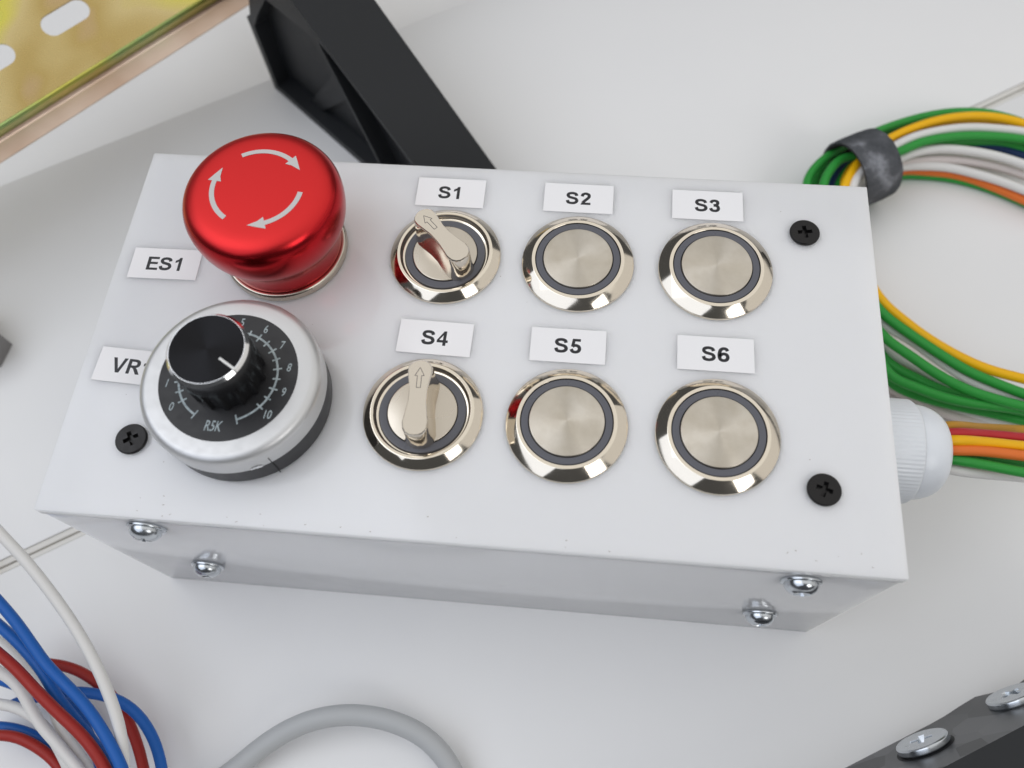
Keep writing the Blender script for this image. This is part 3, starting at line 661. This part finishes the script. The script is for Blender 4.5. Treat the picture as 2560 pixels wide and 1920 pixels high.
LEFT_WIRES = {
    'white_arch': [(-30.8,3.5,34.0), (-26.8,0.4,33.2), (-21.3,-3.6,32.4), (-14.6,-9.2,31.2), (-7.9,-15.5,29.6), (-2.0,-21.9,28.0), (2.6,-27.9,26.4), (6.4,-33.9,24.8), (8.8,-38.9,23.2), (11.0,-46.1,21.6), (11.6,-50.4,20.0)],
    'red_loop': [(-28.0,-25.7,8.0), (-24.5,-25.1,8.0), (-19.4,-25.0,8.0), (-13.6,-25.9,8.0), (-8.4,-28.1,7.7), (-2.8,-31.5,7.3), (1.8,-35.9,7.0), (5.8,-41.3,6.7), (8.6,-46.3,6.3), (10.5,-50.7,6.0)],
    'blue_loop': [(-33.9,-29.5,10.0), (-28.8,-30.3,10.3), (-24.3,-31.3,10.5), (-18.6,-31.9,10.8), (-10.3,-31.0,11.0), (-5.0,-31.1,11.0), (0.7,-32.1,11.0), (6.0,-34.7,11.0), (10.4,-38.7,10.8), (13.2,-42.7,10.5), (14.8,-45.8,10.3), (16.5,-50.1,10.0)],
    'blue_stub': [(-29.9,-35.6,5.0), (-26.8,-33.7,5.0), (-22.4,-32.7,5.0), (-16.9,-32.9,5.0), (-12.0,-36.0,4.9), (-7.6,-40.7,4.6), (-3.9,-45.5,4.3), (-0.6,-51.8,4.0)],
    'blue_upper': [(-29.6,-11.7,27.0), (-21.9,-17.3,26.7), (-15.2,-23.1,26.3), (-11.4,-26.4,26.0), (-6.6,-29.6,25.7), (-0.4,-33.8,25.3), (5.2,-38.7,25.0), (9.0,-42.7,24.7), (11.8,-46.0,24.3), (14.3,-50.0,24.0)],
    'blue_lower': [(-30.2,-17.0,23.0), (-22.9,-21.2,22.7), (-17.2,-25.2,22.3), (-13.3,-28.5,22.0), (-9.8,-32.4,21.3), (-4.9,-36.5,20.7), (0.5,-40.8,20.0), (5.2,-44.8,20.0), (7.9,-47.7,20.0), (10.5,-50.5,20.0)],
    'red_main': [(-26.5,-23.6,25.0), (-19.2,-27.6,25.0), (-12.1,-32.3,25.0), (-5.5,-36.5,24.7), (-0.1,-39.8,24.3), (3.8,-42.8,23.9), (7.5,-46.4,23.4), (10.5,-50.4,23.0)],
    'white_behind': [(-33.4,-20.5,16.0), (-28.0,-23.2,15.7), (-24.7,-25.4,15.3), (-19.4,-29.0,15.0), (-15.0,-32.1,15.0), (-12.0,-36.5,15.0), (-9.0,-40.2,15.0), (-5.4,-43.1,15.0), (-1.4,-46.6,15.0), (2.9,-51.2,15.0)],
    'white_front': [(-28.8,-27.7,19.0), (-22.7,-30.0,19.0), (-19.3,-32.4,19.0), (-16.4,-35.5,18.9), (-12.4,-39.4,18.5), (-8.4,-42.2,18.1), (-4.2,-45.3,18.0), (-1.4,-47.2,18.0), (3.4,-51.1,18.0)],
    'white_low': [(-31.7,-35.4,10.0), (-26.3,-35.6,10.0), (-21.1,-37.0,10.0), (-17.0,-39.1,10.0), (-12.1,-43.0,10.3), (-6.8,-48.4,10.7), (-3.7,-51.9,11.0)],
    'blue_bottom': [(-33.6,-40.6,4.0), (-28.2,-40.5,4.0), (-23.2,-41.4,4.0), (-18.0,-43.0,4.0), (-14.2,-45.0,4.0), (-9.7,-49.3,4.0), (-7.2,-52.4,4.0)],
    'red_bottom': [(-30.4,-42.5,8.0), (-25.1,-42.2,8.0), (-20.2,-43.3,8.0), (-14.8,-45.5,8.0), (-11.1,-47.8,8.0), (-6.6,-52.3,8.0)],
}
CABLE = {
    'grey': [(21.4,-51.5,2.6), (30.7,-44.0,3.8), (35.2,-39.8,5.0), (41.1,-35.5,6.5), (48.7,-31.9,8.0), (57.5,-30.1,8.0), (67.2,-30.7,8.0), (75.2,-33.3,7.0), (80.1,-36.8,6.0), (84.0,-41.9,4.3), (85.6,-46.7,2.6)],
}

def wire(path, r, mat, name, label, group):
    bm = bmesh.new(); tube(bm, path, r)
    return tag(link(name, bm, mat, None, 60), label, 'wire' if name == 'wire' else 'cable', group)
G1 = 'wires of the strapped coil'
COIL_INFO = {
    'green_outer': ('pvc_green', 'green wire along the outer rim of the strapped coil behind the box'),
    'green_second': ('pvc_green', 'green wire tucked just under the outermost green one in the strapped coil'),
    'yellow': ('pvc_yellow', 'yellow wire on top of the strapped coil, inner edge where it passes the box'),
    'yellow_second': ('pvc_yellow', 'second yellow wire lying just below the top yellow one in the coil'),
    'white_top': ('pvc_white', 'white wire right beside the yellow pair at the top of the coil'),
    'green_mid': ('pvc_green', 'green wire between the upper white wire and the three lower white ones'),
    'navy': ('pvc_navy', 'dark navy wire half hidden in the middle of the coil'),
    'green_under': ('pvc_green', 'green wire running over the navy one in the middle of the coil'),
    'white_mid': ('pvc_white', 'uppermost of the three adjoining white wires leaving the strap'),
    'white_pink': ('pvc_pinkwhite', 'pinkish white wire between two white ones leaving the strap'),
    'white_low': ('pvc_white', 'lowest white wire leaving the strap, above the orange one'),
    'orange': ('pvc_orange', 'orange wire at the inner bottom of the strapped coil'),
    'green_low': ('pvc_green', 'green wire lying on the table at the inner bottom of the coil')}
for k, (mt, lb) in COIL_INFO.items(): wire(COIL[k], 1.38, mt, 'wire', lb, G1)
G2 = 'wires leaving the cable gland'
for k, (mt, lb) in {
    'ochre': ('pvc_ochre', 'ochre wire in shade at the rear of the cable gland outlet'),
    'red': ('pvc_red', 'red wire coming straight out of the white cable gland'),
    'yellow': ('pvc_yellow', 'yellow wire out of the gland between the red and orange ones'),
    'orange': ('pvc_orange', 'orange wire out of the gland between the yellow and green ones'),
    'green': ('pvc_green', 'bright green wire at the front of the cable gland outlet'),
    'green_behind': ('pvc_green', 'green wire half hidden under the orange one at the gland'),
    'white': ('pvc_white', 'white wire lowest and frontmost at the cable gland outlet')}.items():
    wire(GLAND_WIRES[k], 1.28, mt, 'wire', lb, G2)
G3 = 'loose wires in front of the box'
for k, (mt, lb) in {
    'white_arch': ('pvc_white', 'long white wire arching over the loose blue and red wires'),
    'red_loop': ('pvc_brickred', 'red wire looping on the table with its cut end showing'),
    'blue_loop': ('pvc_blue', 'blue wire looping outermost around the red loop on the table'),
    'blue_stub': ('pvc_blue', 'short blue wire with its end pointing out under the white ones'),
    'blue_upper': ('pvc_blue', 'upper of the two blue wires twisted together'),
    'blue_lower': ('pvc_blue', 'lower of the two blue wires twisted together'),
    'red_main': ('pvc_brickred', 'straight red wire crossing over the loose white wires'),
    'white_behind': ('pvc_white', 'white wire passing under the straight red wire and blue pair'),
    'white_front': ('pvc_white', 'white wire just below the straight red wire'),
    'white_low': ('pvc_white', 'low white wire running into the loose bundle from the side'),
    'blue_bottom': ('pvc_blue', 'blue wire bending alongside the lowest red wire on the table'),
    'red_bottom': ('pvc_brickred', 'lowest red wire bending at the bottom corner of the picture')}.items():
    wire(LEFT_WIRES[k], 1.32, mt, 'wire', lb, G3)
bm = bmesh.new(); tube(bm, CABLE['grey'], 2.5, 24)
tag(link('cable', bm, 'pvc_grey', None, 60), 'thick light grey cable arching on the table in front of the box', 'cable')

# ------------------------------------------------------------------ strap round the coil
ax = Vector((0.87, 0.49, 0)).normalized()
st_m = Matrix.Translation((190.9, 140.8, 11.6)) @ ax.to_track_quat('Z', 'Y').to_matrix().to_4x4()
rng = random.Random(5)
t = bmesh.new(); nn = 72; rings = []
for z, r in ((-6.2, 10.5), (-6.3, 11.0), (-3.0, 11.3), (3.0, 11.3), (6.3, 11.0), (6.2, 10.5)):
    rings.append([t.verts.new(((r + rng.uniform(-.08, .08)) * math.cos(2 * math.pi * i / nn), (r + rng.uniform(-.08, .08)) * math.sin(2 * math.pi * i / nn), z + rng.uniform(-.1, .1))) for i in range(nn)])
for a, c in zip(rings, rings[1:]):
    for i in range(nn): t.faces.new((a[i], a[(i + 1) % nn], c[(i + 1) % nn], c[i]))
bm = bmesh.new(); merge(bm, t, st_m)
strap = tag(link('cable_strap', bm, 'strap_fabric', None, 60), 'grey fuzzy hook-and-loop strap with faded print round the wire coil', 'strap')
bm = bmesh.new(); lathe(bm, [(10.45, -6.1), (9.8, -6.0), (9.8, 6.0), (10.45, 6.1)], 72, st_m); link('lining', bm, 'strap_inside', strap, 60)

# ------------------------------------------------------------------ black stand behind the box
n0 = Vector((0.7563, -0.6542, 0)).normalized(); mv = Vector((-n0.y, n0.x, 0))
st = Matrix(((n0.x, 0, mv.x, -8.0), (n0.y, 0, mv.y, 175.2), (0, 1, 0, 0.02), (0, 0, 0, 1)))   # local (s, z, m)
hyp = lambda s, o=0.0: 51.3 - 0.69 * (s - 48) - o
outer = [(0, 0), (0, 31.5), (3.0, 33.5), (10.5, 49.5), (21.5, hyp(21.5)), (118, hyp(118)), (120.5, 0.0)]
h1 = [(3.2, 3.2), (3.2, 29.5), (9.5, 38), (19.5, 49.6), (43.2, 49.6), (60.2, 12.6), (64.4, 3.2)]
h2 = [(45.2, hyp(45.2, 3.4)), (61.6, 12.6), (66.0, 3.2), (113.0, 3.2), (113.5, hyp(113.5, 1.9)), (50, hyp(50, 1.9))]
stand = tag(empty('bracket_stand', (-8.0, 175.2, 0)), 'black wedge-shaped plastic stand behind the control box under the rail', 'stand')
def place(o, parent):
    o.parent = parent; o.matrix_parent_inverse = Matrix.Translation(-parent.location)
bm = bmesh.new(); prism(bm, outer, 0, 20.8, [h1, h2], st); place(link('frame', bm, 'print_black'), stand)
bm = bmesh.new(); prism(bm, [(1.5, 1.5), (1.5, 30.5), (11, 48), (23, 64.5), (114, 4), (116, 1.5)], 5.5, 8.0, [], st); place(link('web', bm, 'print_black'), stand)
bm = bmesh.new(); prism(bm, [(17, 2.6), (23, 2.6), (52, 31.2), (47.6, 40.8)], 3.8, 5.8, [], st); place(link('rib', bm, 'print_black'), stand)

# ------------------------------------------------------------------ slotted mounting rail
rd = Vector((0.6612, 0.7502, 0)).normalized(); rn = Vector((0.441, -0.3886, 0.809)).normalized(); rw = rn.cross(rd).normalized()
P0 = Vector((-63.56, 115.0, 42.6))
rm = Matrix(((rd.x, rw.x, rn.x, P0.x), (rd.y, rw.y, rn.y, P0.y), (rd.z, rw.z, rn.z, P0.z), (0, 0, 0, 1)))
rail = tag(empty('mounting_rail', tuple(P0)), 'yellow passivated steel mounting rail with oblong slots', 'rail')
RX0, RX1, RWD = -140.0, 160.0, 31.4
def slot(cx, cy, L=15.0, wd=6.2, n=10):
    r = wd / 2; h = L / 2 - r
    return [(cx + h + r * math.cos(R_(-90 + 180 * k / n)), cy + r * math.sin(R_(-90 + 180 * k / n))) for k in range(n + 1)] + \
           [(cx - h + r * math.cos(R_(90 + 180 * k / n)), cy + r * math.sin(R_(90 + 180 * k / n))) for k in range(n + 1)]
sl = [slot(34.9 + 25 * k, 15.9) for k in range(-6, 5)]
bm = bmesh.new(); prism(bm, [(RX0, 1.2), (RX1, 1.2), (RX1, RWD - 1.2), (RX0, RWD - 1.2)], -1.0, 0.0, sl, rm)
place(link('base', bm, 'passivated_zinc'), rail)
def sheet(path, th, mat, name):
    """bent strip: path of (w, n) pulled along the rail with thickness th"""
    bm = bmesh.new(); P = [Vector(p) for p in path]; L0, L1 = [], []
    for i, p in enumerate(P):
        tg = (P[min(i + 1, len(P) - 1)] - P[max(i - 1, 0)]).normalized(); nr = Vector((-tg.y, tg.x))
        L0.append(p); L1.append(p + nr * th)
    loop = L0 + L1[::-1]
    a = [bm.verts.new((RX0, q.x, q.y)) for q in loop]; c = [bm.verts.new((RX1, q.x, q.y)) for q in loop]
    for i in range(len(loop)):
        j = (i + 1) % len(loop); bm.faces.new((a[i], a[j], c[j], c[i]))
    for i in range(len(P) - 1):
        k = len(loop) - 1 - i
        bm.faces.new((a[i], a[i + 1], a[k - 1], a[k])); bm.faces.new((c[i], c[i + 1], c[k - 1], c[k]))
    bmesh.ops.transform(bm, matrix=rm, verts=bm.verts[:])
    place(link(name, bm, mat, None, 40), rail)
def bend(p, r, a0, a1, n=6): return [(p[0] + r * math.cos(R_(a0 + (a1 - a0) * k / n)), p[1] + r * math.sin(R_(a0 + (a1 - a0) * k / n))) for k in range(n + 1)]
low = bend((1.2, -1.2), 1.2, 90, 180) + bend((-1.2, -6.3), 1.2, 0, -90) + [(-5.5, -7.5)]
cut = 9
for part in (low[:cut], low[cut - 1:]):
    nm, mt = ('side_wall', 'passivated_bend') if part[0] == low[0] else ('flange', 'passivated_edge')
    sheet(part, 1.0, mt, nm)
    sheet([(RWD - p[0], p[1]) for p in part][::-1], 1.0, mt, nm)

# ------------------------------------------------------------------ dark bracket with big countersunk screws (lower corner)
b0 = Vector((176.86, -31.13, 0)); bd = (Vector((222.4, -6.12, 0)) - b0).normalized(); bn = Vector((-bd.y, bd.x, 0))
ridge = Vector((188.07, -30.15, 28.0)); off = (ridge - b0).dot(bn)
fdir = Vector((0, 0, 1)) * 28.0 + bn * off                       # up the sloping face
fl = fdir.length; fu = fdir.normalized(); fnm = bd.cross(fu).normalized()
if fnm.dot(bn) < 0: fnm = -fnm
bmx = Matrix(((bd.x, fu.x, fnm.x, b0.x), (bd.y, fu.y, fnm.y, b0.y), (bd.z, fu.z, fnm.z, b0.z), (0, 0, 0, 1)))
brk = tag(empty('screwed_bracket', tuple(b0)), 'dark bracket with a faceted grey side held by big zinc screws', 'bracket')
t = bmesh.new()
N_ = 30
up, dn, tp, bt = [], [], [], []
for k in range(N_ + 1):
    x = -60 + 140 * k / N_
    dip = -1.5 * math.exp(-((x - 47) / 5.0) ** 2) + 0.9 * math.exp(-((x - 38) / 7.0) ** 2)
    q = b0 + bd * x + Vector((0, 0, 0.05)) + bn * dip
    dn.append(t.verts.new(q)); e = b0 + bd * x + fdir
    up.append(t.verts.new(e)); tp.append(t.verts.new(e - bn * 60)); bt.append(t.verts.new(q - bn * (60 + off * -1)))
for k in range(N_):
    t.faces.new((dn[k], dn[k + 1], up[k + 1], up[k])).material_index = 1
    t.faces.new((up[k], up[k + 1], tp[k + 1], tp[k])); t.faces.new((tp[k], tp[k + 1], bt[k + 1], bt[k])); t.faces.new((bt[k], bt[k + 1], dn[k + 1], dn[k]))
t.faces.new((dn[0], up[0], tp[0], bt[0])); t.faces.new((dn[-1], up[-1], tp[-1], bt[-1]))
bm = bmesh.new()
for f in t.faces: pass
me = bpy.data.meshes.new('tmp'); t.to_mesh(me); t.free(); bm.from_mesh(me); bpy.data.meshes.remove(me)
place(link('body', bm, ['print_black', 'lit_facets'], None, 30), brk)
for k, x in enumerate((15.2, 40.0)):
    mt = bmx @ Matrix.Translation((x, fl * 0.46, 0)) @ Matrix.Rotation(R_(30 + 50 * k), 4, 'Z')
    bm = bmesh.new(); lathe(bm, fillet([(4.6, -0.5), (6.0, 0.25), (6.15, 0.6), (6.1, 1.7), (5.8, 2.0), (5.5, 2.0)], 0.2, 3), 56, mt)
    prism(bm, circle(5.52, 56), 1.6, 1.998, [cross(2.6, 0.7)], mt, 0.12, 0.6)
    sc = link('screw', bm, 'zinc', None, 30); place(sc, brk)
    bm = bmesh.new(); lathe(bm, [(6.7, 0.06), (5.0, 0.06)], 48, mt); r_ = link('hole_edge', bm, 'shadow_gap', None, 30); place(r_, brk)

# ------------------------------------------------------------------ grey connector at the picture's edge
cn = tag(empty('wire_connector', (-75.5, 66, 0)), 'small grey plastic connector on the table, mostly cut off by the edge', 'connector')
bm = bmesh.new(); prism(bm, [(-22, -9), (2, -9), (6.5, -2.5), (3.2, 1.0), (1.8, 9), (-22, 9)], 0.05, 11, [], Matrix.Rotation(R_(28), 4, 'Z')); link('housing', bm, 'connector_grey', cn, 30)
bm = bmesh.new(); box(bm, -6, 0.5, -6.5, -1.5, 11.02, 11.4, 0.1); bmesh.ops.rotate(bm, verts=bm.verts[:], matrix=Matrix.Rotation(R_(28), 3, 'Z')); link('slot', bm, 'shadow_gap', cn)
